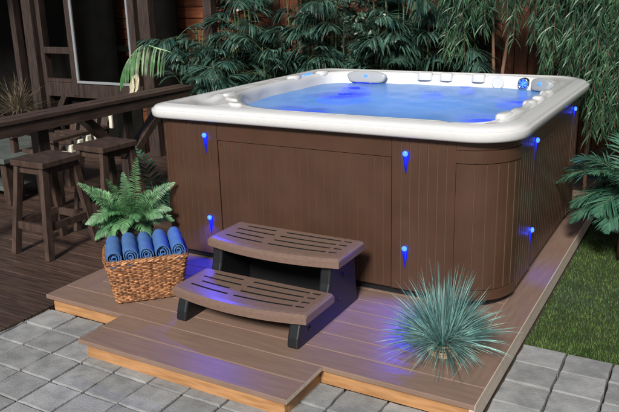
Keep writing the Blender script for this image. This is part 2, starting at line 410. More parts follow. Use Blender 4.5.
m1 = n_.new('ShaderNodeMixShader'); m1.inputs[0].default_value = .40; m2 = n_.new('ShaderNodeMixShader'); m2.inputs[0].default_value = .30
l_.new(pb.outputs[0], m1.inputs[1]); l_.new(tl.outputs[0], m1.inputs[2]); l_.new(m1.outputs[0], m2.inputs[1]); l_.new(tp.outputs[0], m2.inputs[2])
l_.new(m2.outputs[0], n_['Material Output'].inputs['Surface'])
b = MB(); wr = []
for k in range(0, 25):
    kf = .978 * (1 - k / 24.5); wr.append([(x, y, .862 + .0022 * math.sin(x*23 + y*9) * math.sin(y*19 - x*6)) for x, y in shrink(kf)])
b.rings(wr, cap1=True); b.build('water', wm, tub, smooth=True)
# underwater leds; a transparency mask paints a soft glow spot over each
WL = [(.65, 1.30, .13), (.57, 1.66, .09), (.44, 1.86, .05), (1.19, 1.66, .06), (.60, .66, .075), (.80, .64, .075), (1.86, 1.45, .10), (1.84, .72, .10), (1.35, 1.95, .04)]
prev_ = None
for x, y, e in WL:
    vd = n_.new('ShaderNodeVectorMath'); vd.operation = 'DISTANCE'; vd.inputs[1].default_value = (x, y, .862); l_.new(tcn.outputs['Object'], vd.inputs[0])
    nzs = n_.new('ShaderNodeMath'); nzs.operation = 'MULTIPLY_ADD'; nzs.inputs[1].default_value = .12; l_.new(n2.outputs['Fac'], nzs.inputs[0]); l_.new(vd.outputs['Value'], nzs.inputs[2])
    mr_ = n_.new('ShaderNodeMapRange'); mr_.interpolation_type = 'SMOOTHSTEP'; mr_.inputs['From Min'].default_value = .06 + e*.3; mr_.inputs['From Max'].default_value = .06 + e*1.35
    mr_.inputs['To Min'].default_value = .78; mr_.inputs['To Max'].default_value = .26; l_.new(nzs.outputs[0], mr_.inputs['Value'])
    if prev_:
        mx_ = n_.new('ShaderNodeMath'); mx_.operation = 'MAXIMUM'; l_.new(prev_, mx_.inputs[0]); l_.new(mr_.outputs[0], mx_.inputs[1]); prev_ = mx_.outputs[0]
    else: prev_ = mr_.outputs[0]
    b = MB(); b.rings([[(x + r_*e*math.cos(k*.314), y + r_*e*math.sin(k*.314), z) for k in range(20)] for r_, z in ((1.5, .82), (1.4, .835), (.9, .845), (.3, .848))], cap0=True, cap1=True)
    b.build('underwater_led', M['ledw'], tub, smooth=True)
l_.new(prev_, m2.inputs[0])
# general water fill lamp in the footwell
for x, y in ((.7, 1.1), (1.45, 1.1)):
    ld = bpy.data.lights.new('footwell_lamp', 'POINT'); ld.energy = 5.5; ld.color = (.13, .40, 1); ld.shadow_soft_size = .06
    lo = bpy.data.objects.new('footwell_lamp', ld); C.objects.link(lo); lo.location = (x, y, .35); lo.parent = tub; lo.matrix_parent_inverse = tub.matrix_world.inverted()
# pillows
def pillow(cx, cy, rz, wd, ht, led=True, lab=None):
    Mx = Matrix.Translation((cx, cy, .905)) @ Matrix.Rotation(rz, 4, 'Z') @ Matrix.Rotation(R(-18), 4, 'X')
    pts = []
    nx = 22; rings_ = []
    for dpt, sc_ in ((.0, 1.0), (-.014, 1.0), (-.022, .94), (-.025, .80)):
        rg = []
        for k in range(48):
            a = 2*math.pi*k/48; c, s_ = math.cos(a), math.sin(a)
            x = math.copysign(abs(c)**.55, c) * wd/2; z = math.copysign(abs(s_)**.6, s_) * ht/2
            x *= 1 + .12 * z / (ht/2); z += .010 * math.cos(x / wd * 3.0) - .006
            rg.append(Mx @ Vector((x*sc_, dpt, z*sc_)))
        rings_.append(rg)
    b = MB(); b.rings(rings_, cap0=True, cap1=True); p = b.build('pillow', M['pillow'], tub, smooth=True)
    if led:
        b = MB(); b.rings([[Mx @ Vector((r_*1.6*math.cos(k*.393), dp, .008 + r_*math.sin(k*.393))) for k in range(16)] for r_, dp in ((.012, -.024), (.011, -.030), (.004, -.032))], cap1=True)
        b.build('pillow_light', M['led'], p, smooth=True)
    return p
pillow(.53, 1.962, R(0), .33, .095)
pillow(1.91, 1.885, R(-38), .19, .095)
b = MB(); b.tube([(.42, 1.940, .868), (.53, 1.934, .865), (.64, 1.940, .868)], .006, 8); b.build('waterfall_light', M['ledb'], tub, smooth=True)
# jet / diverter
Mj = Matrix.Translation((1.765, 1.962, .905)) @ Matrix.Rotation(R(-12), 4, 'Z') @ Matrix.Rotation(R(90), 4, 'X')
b = MB(); rg = lambda r_, z: [Mj @ Vector((r_*math.cos(k*.2618), r_*math.sin(k*.2618), z)) for k in range(24)]
b.rings([rg(.042, -.02), rg(.042, .010), rg(.036, .016), rg(.030, .010), rg(.028, -.01)], cap1=True); jt = b.build('jet', M['chrome'], tub, smooth=True)
b = MB(); b.rings([rg(.020, -.012), rg(.018, .012), rg(.006, .016)], cap1=True); b.build('jet_light', M['led'], jt, smooth=True)
b = MB()
for k in range(6):
    a = k * 1.047; p_ = Mj @ Vector((0, 0, .013)); q_ = Mj @ Vector((.034*math.cos(a), .034*math.sin(a), .012)); b.beam(p_, q_, .005, .004)
b.build('jet_vane', M['black'], jt)
# round speaker disc in the far wall, small cup recess
def disc(cx, cy, cz, rz, r0, name, m):
    Mq = Matrix.Translation((cx, cy, cz)) @ Matrix.Rotation(rz, 4, 'Z') @ Matrix.Rotation(R(90), 4, 'X')
    b = MB(); b.rings([[Mq @ Vector((r_*math.cos(k*.2618), r_*math.sin(k*.2618), z)) for k in range(24)] for r_, z in ((r0, -.02), (r0, .004), (r0*.9, .007), (r0*.85, .004), (r0*.8, .004))], cap1=True)
    return b.build(name, m, tub, smooth=True)
disc(1.57, 2.000, .900, R(-3), .045, 'speaker_cover', M['shell'])
# left rim light and small wedge
b = MB(); b.tube([(.135, 1.63, .945), (.145, 1.70, .948), (.14, 1.75, .945)], .010, 8); b.build('rim_light', M['led'], tub, smooth=True)
for yy, xx in ((1.50, .13), (1.86, .18)):
    b = MB(); b.rings([[(xx + rx*math.cos(k*.393), yy + ry*math.sin(k*.393), z) for k in range(16)] for rx, ry, z in ((.05, .075, .93), (.048, .073, .950), (.036, .058, .960), (.012, .02, .963))], cap1=True)
    b.build('headrest', M['shell'], tub, smooth=True)
# headrest wedges seen over the right rim and the front left
for (xx, yy, rz_, a_, c_) in ((2.06, .86, R(-8), .030, .06), (2.065, 1.05, R(-8), .028, .05), (2.06, 1.30, R(-8), .030, .07), (2.04, .40, R(-12), .030, .07), (.50, .20, R(70), .028, .06), (.36, .36, R(58), .022, .085), (.20, .56, R(10), .030, .08), (1.0, 2.02, R(90), .035, .06), (1.17, 2.02, R(90), .035, .05), (1.42, 2.02, R(90), .035, .05)):
    b = MB(); c0, s0 = math.cos(rz_), math.sin(rz_)
    def rq(rx, ry, z):
        o_ = []
        for k in range(20):
            a = 2*math.pi*k/20; u = math.copysign(abs(math.cos(a))**.7, math.cos(a))*rx; v = math.copysign(abs(math.sin(a))**.7, math.sin(a))*ry
            o_.append((xx + u*c0 - v*s0, yy + u*s0 + v*c0, z))
        return o_
    b.rings([rq(a_, c_, .90), rq(a_, c_, .942), rq(a_*.93, c_*.95, .950), rq(a_*.75, c_*.8, .956), rq(a_*.4, c_*.5, .958)], cap1=True)
    b.build('headrest', M['shell'], tub, smooth=True)

# cabinet ------------------------------------------------
CI = .04
cx0, cx1, cy0, cy1 = X0 + CI, S - CI, CI, SY - CI
RL, RR, RB = .12, .25, .25
def line_pts(p, q, n): return [(p[0] + (q[0]-p[0])*k/n, p[1] + (q[1]-p[1])*k/n) for k in range(n + 1)]
def panel(path, z0, z1, grooves, name, outw=0.0, th=.02, gw=.0035, gd=.004, bev=.0015, parent=tub, m=None):
    """path: function s->(x, y, nx, ny), s range; grooves in s."""
    fn, s0, s1, step = path
    ss = [(s0, 0), (s1, 0)]
    k = s0 + step
    while k < s1 - 1e-6: ss.append((k, 0)); k += step
    for g in grooves: ss += [(g - gw, 0), (g - gw*.5, 1), (g + gw*.5, 1), (g + gw, 0)]
    ss = [q for q in ss if q[1] == 1 or not any(abs(q[0]-g) < gw*.98 for g in grooves)]
    ss.sort(); outer = []; inner = []
    for s_, gflag in ss:
        x, y, nx, ny = fn(s_); o_ = outw - (gd if gflag else 0)
        outer.append((x + nx*o_, y + ny*o_)); inner.append((x - nx*th, y - ny*th))
    b = MB(); vs = []; n = len(ss)
    for i in range(n):
        e = .0015
        x, y, nx, ny = fn(ss[i][0]); ox, oy = outer[i]
        vs += [(inner[i][0], inner[i][1], z0), (ox - nx*e, oy - ny*e, z0), (ox, oy, z0 + e), (ox, oy, z1 - e), (ox - nx*e, oy - ny*e, z1), (inner[i][0], inner[i][1], z1)]
    fs = []; mi = []
    for i in range(n - 1):
        gf = ss[i][1] or ss[i+1][1]
        for k in range(5): fs.append((i*6 + k, (i+1)*6 + k, (i+1)*6 + k + 1, i*6 + k + 1)); mi.append(1 if (gf and k == 2) else 0)
        fs.append((i*6 + 5, (i+1)*6 + 5, (i+1)*6, i*6)); mi.append(0)
    fs.append(tuple(range(6))); mi.append(0); fs.append(tuple((n-1)*6 + k for k in range(5, -1, -1))); mi.append(0)
    b.add(vs, fs); b.m = mi
    return b.build(name, m or [M['cab'], M['groove']], parent)
front = lambda s_: (s_, cy0, 0, -1)
right = lambda s_: (cx1, s_, 1, 0)
def corner(cx, cy, r_, a0):
    def f(s_): a = R(a0) + s_ / r_; return (cx + r_*math.cos(a), cy + r_*math.sin(a), math.cos(a), math.sin(a))
    return f
ZB, ZT, ZM = .045, .868, .757
# near left corner + left staves
cl = corner(cx0 + RL, cy0 + RL, RL, 180); LQ = RL * math.pi / 2
panel((cl, 0, LQ, LQ/10), ZB, ZT, [LQ*.35, LQ*.72], 'corner_panel')
panel((front, cx0 + RL + .0015, .472, .5), ZB, ZT, [.172, .211, .256, .301, .346, .408], 'stave_panel')
panel((front, .475, 1.570, 2), ZM + .0015, ZT, [], 'top_rail', outw=-.001)
panel((front, .477, 1.568, 2), ZB, ZM - .0015, [.52 + .0502*k for k in range(21)], 'service_panel', outw=-.004, gw=.0024, gd=.002, m=[M['cab'], M['groove2']])
panel((front, 1.573, cx1 - RR - .0015, 2), ZB, ZT, [1.622, 1.670, 1.719, 1.766, 1.815, 1.862], 'stave_panel')
cr_ = corner(cx1 - RR, cy0 + RR, RR, -90); CQ = RR * math.pi / 2
panel((cr_, 0, CQ, CQ/16), .10, ZM - .0015, [CQ*(k + .5)/6.5 for k in range(1, 6)] , 'corner_panel', outw=-.002)
panel((cr_, 0, CQ, CQ/16), ZM + .0015, .822, [], 'corner_cap', outw=.004)
panel((cr_, 0, CQ, CQ/16), .824, ZT, [], 'corner_cap', outw=.001)
panel((cr_, 0, CQ, CQ/16), ZB, .098, [], 'corner_base', outw=.004)
panel((right, cy0 + RR + .0015, .648, 2), ZB, ZT, [.345, .39, .44, .49, .54, .59], 'stave_panel')
panel((right, .651, 1.70, 2), ZM + .0015, ZT, [], 'top_rail', outw=-.001)
panel((right, .653, 1.698, 2), ZB, ZM - .0015, [.70 + .05*k for k in range(20)], 'service_panel', outw=-.004, gw=.0024, gd=.002, m=[M['cab'], M['groove2']])
panel((right, 1.703, cy1 - RB - .0015, 2), ZB, ZT, [1.75, 1.80, 1.85], 'stave_panel')
panel((corner(cx1 - RB, cy1 - RB, RB, 0), 0, RB*math.pi/2, .03), ZB, ZT, [.1, .2, .3], 'corner_panel')
# rear and left sides
panel((lambda s_: (s_, cy1, 0, 1), cx0 + .2, cx1 - RB, 3), ZB, ZT, [.3 + .1*k for k in range(15)], 'rear_panel')
panel((lambda s_: (cx0, s_, -1, 0), cy0 + RL + .0015, cy1 - .2, 3), ZB, ZT, [.3 + .1*k for k in range(16)], 'side_panel')
panel((corner(cx0 + .2, cy1 - .2, .2, 90), 0, .2*math.pi/2, .03), ZB, ZT, [.1, .2], 'corner_panel')
# base pan
b = MB(); bp_ = rrect(.075, (.2, .3, .3, .25)); b.rings([[(x, y, .0) for x, y in bp_], [(x, y, .06) for x, y in bp_]], cap0=True, cap1=True); b.build('base_pan', M['black'], tub)
b = MB(); bp_ = rrect(.066, (.2, .3, .3, .25)); b.rings([[(x, y, .05) for x, y in bp_], [(x, y, .86) for x, y in bp_]]); b.build('inner_liner', M['black'], tub)
# screws
for x, z in ((.495, .735), (1.0, .738), (1.548, .735), (.495, .09), (1.548, .09)):
    b = MB(); b.tube([(x, cy0 + .004, z), (x, cy0 + .0015, z)], .006, 10); b.build('screw', M['screw'], tub)
# leds
def led(x, y, z, nx, ny, energy, aim=None, cone=150):
    n = Vector((nx, ny, 0)); up = Vector((0, 0, 1)); sd_ = n.cross(up)
    prof = [(.006, .006), (.0, .013), (-.012, .017), (-.030, .016), (-.052, .0125), (-.075, .0085), (-.100, .0045), (-.115, .0015)]
    def ring(z_, r_): return [Vector((x, y, z + z_)) + sd_ * (r_*math.cos(k*.5236)) + n * max(-.002, r_*.45*math.sin(k*.5236)) for k in range(12)]
    b = MB(); b.rings([ring(z_, r_) for z_, r_ in prof], cap0=True, cap1=True); o_ = b.build('led_streak', M['ledb'], tub, smooth=True)  # emissive tail shaped like the streak of light on the cabinet
    b = MB(); c = Vector((x, y, z - .006)) + n * .010
    for i in range(5): pass
    rr_ = []
    for i in range(6):
        th_ = -math.pi/2 + math.pi*i/5; rr_.append([c + sd_*(.0150*math.cos(th_)*math.cos(k*.5236)) + n*(.0105*math.cos(th_)*math.sin(k*.5236)) + up*(.0145*math.sin(th_)) for k in range(12)])
    b.rings(rr_); b.build('led_bulb', M['led'], o_, smooth=True)
    lw = bpy.data.lights.new('led_wash', 'POINT'); lw.energy = .035; lw.color = (.03, .06, 1); lw.shadow_soft_size = .006
    lwo = bpy.data.objects.new('led_wash', lw); C.objects.link(lwo); lwo.location = Vector((x, y, z - .03)) + n * .028; lwo.parent = tub; lwo.matrix_parent_inverse = tub.matrix_world.inverted()
    ld = bpy.data.lights.new('led_lamp', 'SPOT'); ld.energy = energy; ld.color = (.03, .04, 1); ld.spot_size = R(cone); ld.spot_blend = 1.0; ld.shadow_soft_size = .01
    lo = bpy.data.objects.new('led_lamp', ld); C.objects.link(lo)
    lo.matrix_world = Matrix.Translation(Vector((x, y, z - .02)) + n * .035) @ (Vector((-nx*.45, -ny*.45, 1)) if aim is None else Vector((x, y, z)) - Vector(aim)).to_track_quat('Z', 'Y').to_matrix().to_4x4()
    lo.parent = tub; lo.matrix_parent_inverse = tub.matrix_world.inverted()
led(.389, cy0, .79, 0, -1, 16, (.88, -.74, .05), 66); led(1.649, cy0, .79, 0, -1, 7, (1.62, -.34, 0), 60)
led(.389, cy0, .285, 0, -1, 12.0); led(1.649, cy0, .285, 0, -1, 9.0, (1.62, -.30, 0), 120)
for y in (.608, 1.72):
    led(cx1, y, .79, 1, 0, .8)
    if y < 1: led(cx1, y, .285, 1, 0, 3.5, (cx1 + .09, y + .08, 0), 100)

# ---------------------------------------------------------------- steps
st = thing('spa_steps', (1.09, -.42, 0), 'two tread brown plastic steps on black sides in front of the hot tub', 'steps')
def tread(x0, x1, yb, yf, bow, z, name):
    """Slotted tread with a bowed front; built as a fine height field with a skirt."""
    xs = []; 
    n = 44
    xs = [x0 + (x1-x0)*k/n for k in range(n + 1)]
    slots = []                       # (v0, v1, u0, u1)
    for j, v in enumerate((.17, .35, .53, .71)):
        slots += [(v, .09 if j % 2 else .13, .40 if j % 2 else .36), (v, .45, .86), (v, .885, .935)]
    vsn = [0, .035]
    for v in (.17, .35, .53, .71): vsn += [v - .021, v - .018, v + .018, v + .021]
    vsn += [.90, .965, 1.0]
    us = sorted(set([0, .012, .03] + [k/30 for k in range(2, 29)] + [.97, .988, 1.0] + [q for s_ in slots for q in (s_[1]-.002, s_[1], s_[2], s_[2]+.002)]))
    grid = []
    def P(u, v, dz):
        yfr = yf - bow * (1 - (2*u - 1)**2)
        cr = .05
        return (x0 + (x1-x0)*u, yb + (yfr - yb)*v, z + dz)
    for v in vsn:
        row = []
        for u in us:
            dz = 0
            for sv, u0, u1 in slots:
                if abs(v - sv) <= .0181 and u0 - 1e-6 <= u <= u1 + 1e-6: dz = -.03
            if v >= .999 or v <= .001: dz -= .010
            elif v >= .96: dz -= .002
            if u <= .001 or u >= .999: dz -= .010
            elif u < .013 or u > .987: dz -= .002
            row.append(P(u, v, dz))
        grid.append(row)
    b = MB(); nu = len(us); nv = len(vsn)
    vs = [p for r_ in grid for p in r_]
    fs = [(j*nu + i, j*nu + i + 1, (j+1)*nu + i + 1, (j+1)*nu + i) for j in range(nv-1) for i in range(nu-1)]
    # skirt
    loop = [(0, i) for i in range(nu)] + [(j, nu-1) for j in range(1, nv)] + [(nv-1, i) for i in range(nu-2, -1, -1)] + [(j, 0) for j in range(nv-2, 0, -1)]
    b.add(vs, fs); b.m = [1 if min(vs[q][2] for q in f_) < z - .02 else 0 for f_ in fs]; cxm, cym = (x0+x1)/2, (yb+yf)/2  # slot faces black: the darkness inside the recess put into the colour
    L0 = [grid[j][i] for j, i in loop]; L1 = [(p[0] + (cxm-p[0])*-.002, p[1] + (cym-p[1])*-.006, z - .018) for p in L0]; L2 = [(p[0], p[1], z - .048) for p in L0]
    L3 = [(p[0] + (cxm-p[0])*.03, p[1] + (cym-p[1])*.05, z - .048) for p in L0]
    b.rings([L0, L1, L2, L3], cap1=True)
    o_ = b.build(name, [M['step'], M['black']], st)
    return o_
M['slot'] = M['black']
tread(.695, 1.470, -.415, -.690, .055, .172, 'tread')
tread(.712, 1.492, -.115, -.405, .055, .345, 'tread')
for xa, xb in ((.722, .785), (1.375, 1.437)):
    poly = [(-.715, 0), (-.705, .05), (-.675, .126), (-.42, .126), (-.395, .20), (-.375, .298), (-.12, .298), (-.10, .06), (-.085, 0), (-.40, 0)]
    b = MB(); b.prism(poly, 'x', xa, xb); b.build('side_support', M['black'], st, bevel=.012, seg=3)
b = MB(); b.box((.786, -.40, .0), (1.374, -.385, .125)); b.box((.786, -.14, .02), (1.374, -.125, .297)); b.build('riser', M['black'], st)
for x, y, z in ((1.437, -.60, .06), (1.437, -.25, .20), (1.437, -.30, .09)):
    b = MB(); b.tube([(x - .002, y, z), (x + .005, y, z)], .012, 12); b.build('side_knob', M['black'], st, bevel=.002)

# ---------------------------------------------------------------- towel basket
BU = Vector((.70, .714, 0)); BN = Vector((.714, -.70, 0)); BC = Vector((.352, -.500, 0))
bk = thing('wicker_basket', BC, 'brown woven wicker basket of rolled blue towels on the deck', 'basket')
def bask(s_, t, hl, hd):        # outline point of a rounded rectangle, s in 0..1
    per = 2*(hl*2 + hd*2); a = s_ * per
    if a < 2*hl: u, v, nu, nv = -hl + a, hd, 0, 1
    elif a < 2*hl + 2*hd: u, v, nu, nv = hl, hd - (a - 2*hl), 1, 0
    elif a < 4*hl + 2*hd: u, v, nu, nv = hl - (a - 2*hl - 2*hd), -hd, 0, -1
    else: u, v, nu, nv = -hl, -hd + (a - 4*hl - 2*hd), -1, 0
    q = 4.5; m_ = (abs(u/hl)**q*1.0 + abs(v/hd)**q) ** (1/q); k_ = 1 / max(m_, .001); 
    return u * (k_*.35 + .65) if m_ > 1 else u, v * (k_*.35 + .65) if m_ > 1 else v, nu, nv
b = MB(); rows = 23; H_ = .235; ns = 54
stk = []
for j in range(rows):
    z = .006 + H_ * (j + .5) / rows; t = z / H_; hl = .172 + .042*t; hd = .125 + .022*t
    for ph in (0, 1):
        if ph == 1 and j % 1: continue
        pts = []
    # each row: strand pieces that go over one stake and under the next
    for i in range(ns):
        s0_, s1_ = i / ns, (i + 1) / ns
        outw = (.0065 if (i + j) % 2 == 0 else -.001) + random.uniform(-.0008, .0012)
        ring_pts = []; rad = []
        for q in range(5):
            s_ = s0_ + (s1_ - s0_) * (q / 4 * 1.7 - .35); u, v, nu, nv = bask(s_ % 1, t, hl, hd)
            e = math.sin(math.pi * q / 4); jz = random.uniform(-.0012, .0012)
            oo = outw * e
            ring_pts.append(BC + BU*(u + nu*oo) + BN*(v + nv*oo) + Vector((0, 0, z + jz + -.0042 * (q - 2) / 2)))
            rad.append(.0030 + .0026*e)
        if outw > 0 or True: b.tube(ring_pts, rad, 6, cap=True)
b.build('basket_body', M['wicker'], bk, smooth=True, fixn=False)
b = MB()
for lay, (dz, rr_) in enumerate(((.0, .0075), (.010, .0065))):
    n = 150
    for ph in (0, math.pi):
        pts = []
        for i in range(n + 1):
            u, v, nu, nv = bask((i / n) % 1, 1, .216, .149); o_ = .005 * math.cos(i*.9 + ph)
            pts.append(BC + BU*(u + nu*o_) + BN*(v + nv*o_) + Vector((0, 0, H_ + dz + .004*math.sin(i*.9 + ph))))
        b.tube(pts, rr_*.85, 6, cap=False)
b.build('basket_rim', M['wicker'], bk, smooth=True, fixn=False)
b = MB(); lin = [[BC + BU*u_ + BN*v_ + Vector((0, 0, z)) for u_, v_ in ((-hl, hd), (hl, hd), (hl, -hd), (-hl, -hd))] for z, hl, hd in ((.01, .160, .113), (.225, .196, .132))]
b.rings(lin, cap0=True); b.build('basket_liner', M['pot'], bk)
for i in range(5):
    u0 = -.166 + i * .083; c = BC + BU*u0 + Vector((0, 0, .268 + (.0, .004, .003, .006, .008)[i]))
    wpos = ('leftmost', 'second from the left', 'middle', 'second from the right', 'rightmost')[i]
    b = MB(); turns = 3.3; n = 80; r0 = .0525 + random.uniform(-.001, .002); r1 = .009; th = .0118
    ph = R((200, 230, 170, 215, 190)[i]); NA = 14; Lh = .125
    sec = []
    for q in range(NA + 1):
        ax = -Lh + 2*Lh*q/NA; tt = abs(q/NA*2 - 1); end = max(0, tt - .86) / .14
        sec.append((ax, end))
    outer = []
    for (ax, end) in sec:
        rg_ = []
        pts_o = []; pts_i = []
        for k in range(n + 1):
            f = k / n; a = ph + f * turns * 2*math.pi; rad_ = r0 + (r1 - r0) * f
            wob = 1 + .035*math.sin(3*a + i) + .02*math.sin(ax*60 + i*2 + a)
            shr = 1 - .05*end*end; ro = rad_*wob*shr; ri = (rad_ - th*(.86 - .45*end))*wob*shr
            axo = ax + .007*math.sin(f*9 + i*2)*(1 if end > 0 else 0)
            droop = -.012 * ((ax + Lh) / (2*Lh))
            def PP(r_): return c + BU*(r_*math.cos(a)*.90) + BN*(axo + .02) + Vector((0, 0, r_*math.sin(a) - droop*0 + (-.05 * (axo)) ))
            pts_o.append(PP(ro)); pts_i.append(PP(max(.001, ri)))
        outer.append(pts_o + pts_i[::-1])
    b.rings(outer, closed=True, cap0=False, cap1=False)
    # end faces as strips
    nn = n + 1
    for ring in (outer[0], outer[-1]):
        b.add(ring, [(k, k+1, 2*nn-2-k, 2*nn-1-k) for k in range(n)])
    o = b.build('rolled_towel', M['towel'], smooth=True)
    for p_ in o.data.polygons: pass
    tag(o, 'rolled blue towel standing in the wicker basket, %s of the five' % wpos, 'towel', 'rolled blue towels in the basket')

# ---------------------------------------------------------------- plants: generators
def frond(b, p, d, L, nl, ll, lw, droop, ldroop=.5, ang=55, seg=14, rs=None, prof=None, stemr=.004, upv=(0,0,1), mi=0, taper=True, start=.12, lseg=3, bs=None):
    """Pinnate frond: curved midrib with leaflets on both sides."""
    p = Vector(p); d = Vector(d).normalized(); pts = [p]; ds = [d]
    for i in range(seg):
        d = (d + Vector((0, 0, -droop / seg * (.5 + i / seg)))).normalized(); p = p + d * (L / seg); pts.append(p); ds.append(d)
    (bs or b).tube(pts, [stemr * (1 - .8*i/seg) for i in range(seg + 1)], 4, cap=False)
    for k in range(nl):
        f = start + (1 - start) * (k + .5) / nl; q = f * seg; i = min(int(q), seg - 1); fr = q - i
        pos = pts[i].lerp(pts[i+1], fr); dd = ds[i+1]; side = dd.cross(Vector(upv))
        if side.length < .05: side = Vector((1, 0, 0))
        side.normalize(); up = side.cross(dd)
        lf = (math.sin(math.pi * min(1, (f*.80 + .2))) ** .6 if taper else 1) * (1 - .55*max(0, f - .6)/.4 if taper else 1)
        if prof: lf = prof(f)
        for sg in (-1, 1):
            a = R(ang + random.uniform(-7, 7)) * (1 - .45*f)
            ld_ = dd*math.cos(a) + side*sg*math.sin(a) + up*random.uniform(.05, .3)
            b.leaf(pos, ld_, ll*lf*random.uniform(.88, 1.1), lw, ldroop*random.uniform(.7, 1.3), lseg, up=up, mi=mi)
def fan(b, p, d, r, n, lw, spread=150, droop=.6):
    """Finger-like cluster of leaflets, as on a lady palm."""
    p = Vector(p); d = Vector(d).normalized(); side = d.cross(Vector((0, 0, 1)))
    if side.length < .05: side = Vector((1, 0, 0))
    side.normalize(); up = side.cross(d)
    for k in range(n):
        a = R(-spread/2 + spread*k/(n-1) + random.uniform(-5, 5))
        b.leaf(p, d*math.cos(a) + side*math.sin(a) + up*random.uniform(-.1, .2), r*random.uniform(.8, 1.1)*(1 - .2*abs(a)), lw, droop*random.uniform(.7, 1.4), 4, up=up)

def pot(b, x, y, z0, z1, r0, r1):
    b.rings([[(x + r_*math.cos(k*.2618), y + r_*math.sin(k*.2618), z) for k in range(24)] for r_, z in ((r0, z0), (r1, z1 - .02), (r1 + .008, z1 - .02), (r1 + .008, z1), (r1 - .006, z1), (r1 - .012, z1 - .03))], cap0=True, cap1=True)

# fern behind the basket
FX, FY = -.05, -.17
fn_ = thing('fern', (FX, FY, 0), 'bright green fern with arching fronds behind the towel basket', 'fern')
b = MB(); pot(b, FX, FY, 0, .23, .09, .12); b.build('pot', M['pot'], fn_)
b = MB(); bs = MB(); FR = []
def ff(tx, ty, tz, L, droop, z0=.17):
    FR.append((tx, ty, tz, L, droop))
random.seed(21)
# (direction, length, droop): a few aimed fronds first, then fill
cr3 = Vector((.872, .488, 0)); cu3 = Vector((0, 0, 1)); cf3 = Vector((-.476, .837, 0))     # right, up, away as seen from the front of the deck
aim = [(.12, 1.0, 0, .50, .35), (-.10, .95, .15, .44, .5), (-.55, .75, .0, .42, .9), (-.85, .55, -.2, .42, 1.2), (.55, .8, .1, .40, 1.1), (.8, .6, 0, .38, 1.3), (.75, .42, -.3, .36, 1.5),
       (-.8, .25, -.4, .38, 1.4), (-.3, .6, -.6, .40, 1.3), (.25, .6, -.6, .38, 1.4), (-.55, .35, -.6, .36, 1.5), (.5, .35, -.6, .34, 1.7), (-.65, .6, .4, .4, 1.0), (.4, .85, .5, .42, .9),
       (-.95, .12, -.1, .36, 1.3), (0, .35, -.9, .34, 1.6), (-.35, .9, -.3, .40, .9), (.3, .9, -.3, .36, 1.0), (-.2, .3, -.8, .30, 1.8), (.75, .2, -.5, .3, 1.6), (-.5, .9, .2, .40, .8), (-.35, .8, -.5, .42, 1.0), (.15, .8, -.5, .40, 1.1), (-.65, .9, -.1, .44, .8), (.5, 1.0, -.2, .42, .8), (-.2, 1., -.3, .42, .7),
       (-.7, .1, -.7, .34, 1.4), (-.45, .05, -.8, .3, 1.5), (.9, .35, .1, .36, 1.3)]
for a_, u_, f_, L, dr in aim:
    dd = (cr3*a_ + cu3*u_ + cf3*f_).normalized(); p0 = Vector((FX, FY, .26 + random.uniform(-.05, .05))) + Vector((dd.x, dd.y, 0))*.04
    nv = cf3 * -1
    side_up = (cf3 * -1 + cu3*.5).normalized() if abs(f_) < .5 else cu3
    frond(b, p0, dd, L*(.84 if u_ > .7 else .62)*random.uniform(.85, 1.1), 30, .085, .0088, dr*random.uniform(.6, 1.1), .8, 70, prof=lambda f: (1 - f)**.75 + .08, seg=14, stemr=.0028, upv=side_up, lseg=3, start=.2, bs=bs)
b.build('foliage', M['fern'], fn_, fixn=False); bs.build('stem', M['stem'], fn_, fixn=False)

# blue grass in a small basket
GX, GY = 2.03, -.44
gr = thing('ornamental_grass', (GX, GY, 0), 'spiky blue green ornamental grass tuft in small wicker pot on the deck', 'plant')
b = MB()
random.seed(5)
for i in range(1500):
    a = random.random()*6.283; el = R(90 - 88*(random.random() ** .85)); L = random.choice((random.uniform(.16, .30), random.uniform(.28, .40), random.uniform(.33, .42))) * (1 - .22*math.cos(el)) * (.9 + .12*math.sin(a*5 + 1)); rr_ = random.random()*.045
    p0 = (GX + rr_*math.cos(a), GY + rr_*math.sin(a), .05)
    b.leaf(p0, (math.cos(a)*math.cos(el), math.sin(a)*math.cos(el), math.sin(el) + .18), L, random.uniform(.0022, .0038), random.uniform(.05, .5) + .35*math.cos(el), 5, up=(random.uniform(-1, 1), random.uniform(-1, 1), .6))
b.build('foliage', M['bluegrass'], gr, fixn=False)
b = MB()
for i in range(90):
    a = random.random()*6.283; el = R(random.uniform(5, 70)); b.leaf((GX + .03*math.cos(a), GY + .03*math.sin(a), .05), (math.cos(a)*math.cos(el), math.sin(a)*math.cos(el), math.sin(el)), random.uniform(.15, .31), .003, random.uniform(.8, 2.2), 6, up=(random.uniform(-1, 1), random.uniform(-1, 1), .6))
b.build('dry_blades', M['dry'], gr, fixn=False)
b = MB()
for j in range(5):
    z = .008 + .012*j; r_ = .060 + .010*math.sin(j*.8)
    for ph in (0, math.pi):
        b.tube([(GX + (r_ + .005*math.cos(k*1.4 + ph + j*1.5))*math.cos(k*.105), GY + (r_ + .005*math.cos(k*1.4 + ph + j*1.5))*math.sin(k*.105), z + .003*math.sin(k*1.4 + ph)) for k in range(61)], .0045, 5, cap=False)
b.build('wicker_pot', M['pale_wicker'], gr, smooth=True, fixn=False)
b = MB(); b.rings([[(GX + r_*math.cos(k*.2618), GY + r_*math.sin(k*.2618), z) for k in range(24)] for r_, z in ((.052, .003), (.056, .045))], cap0=True, cap1=True); b.build('potting_soil', M['soil'], gr)

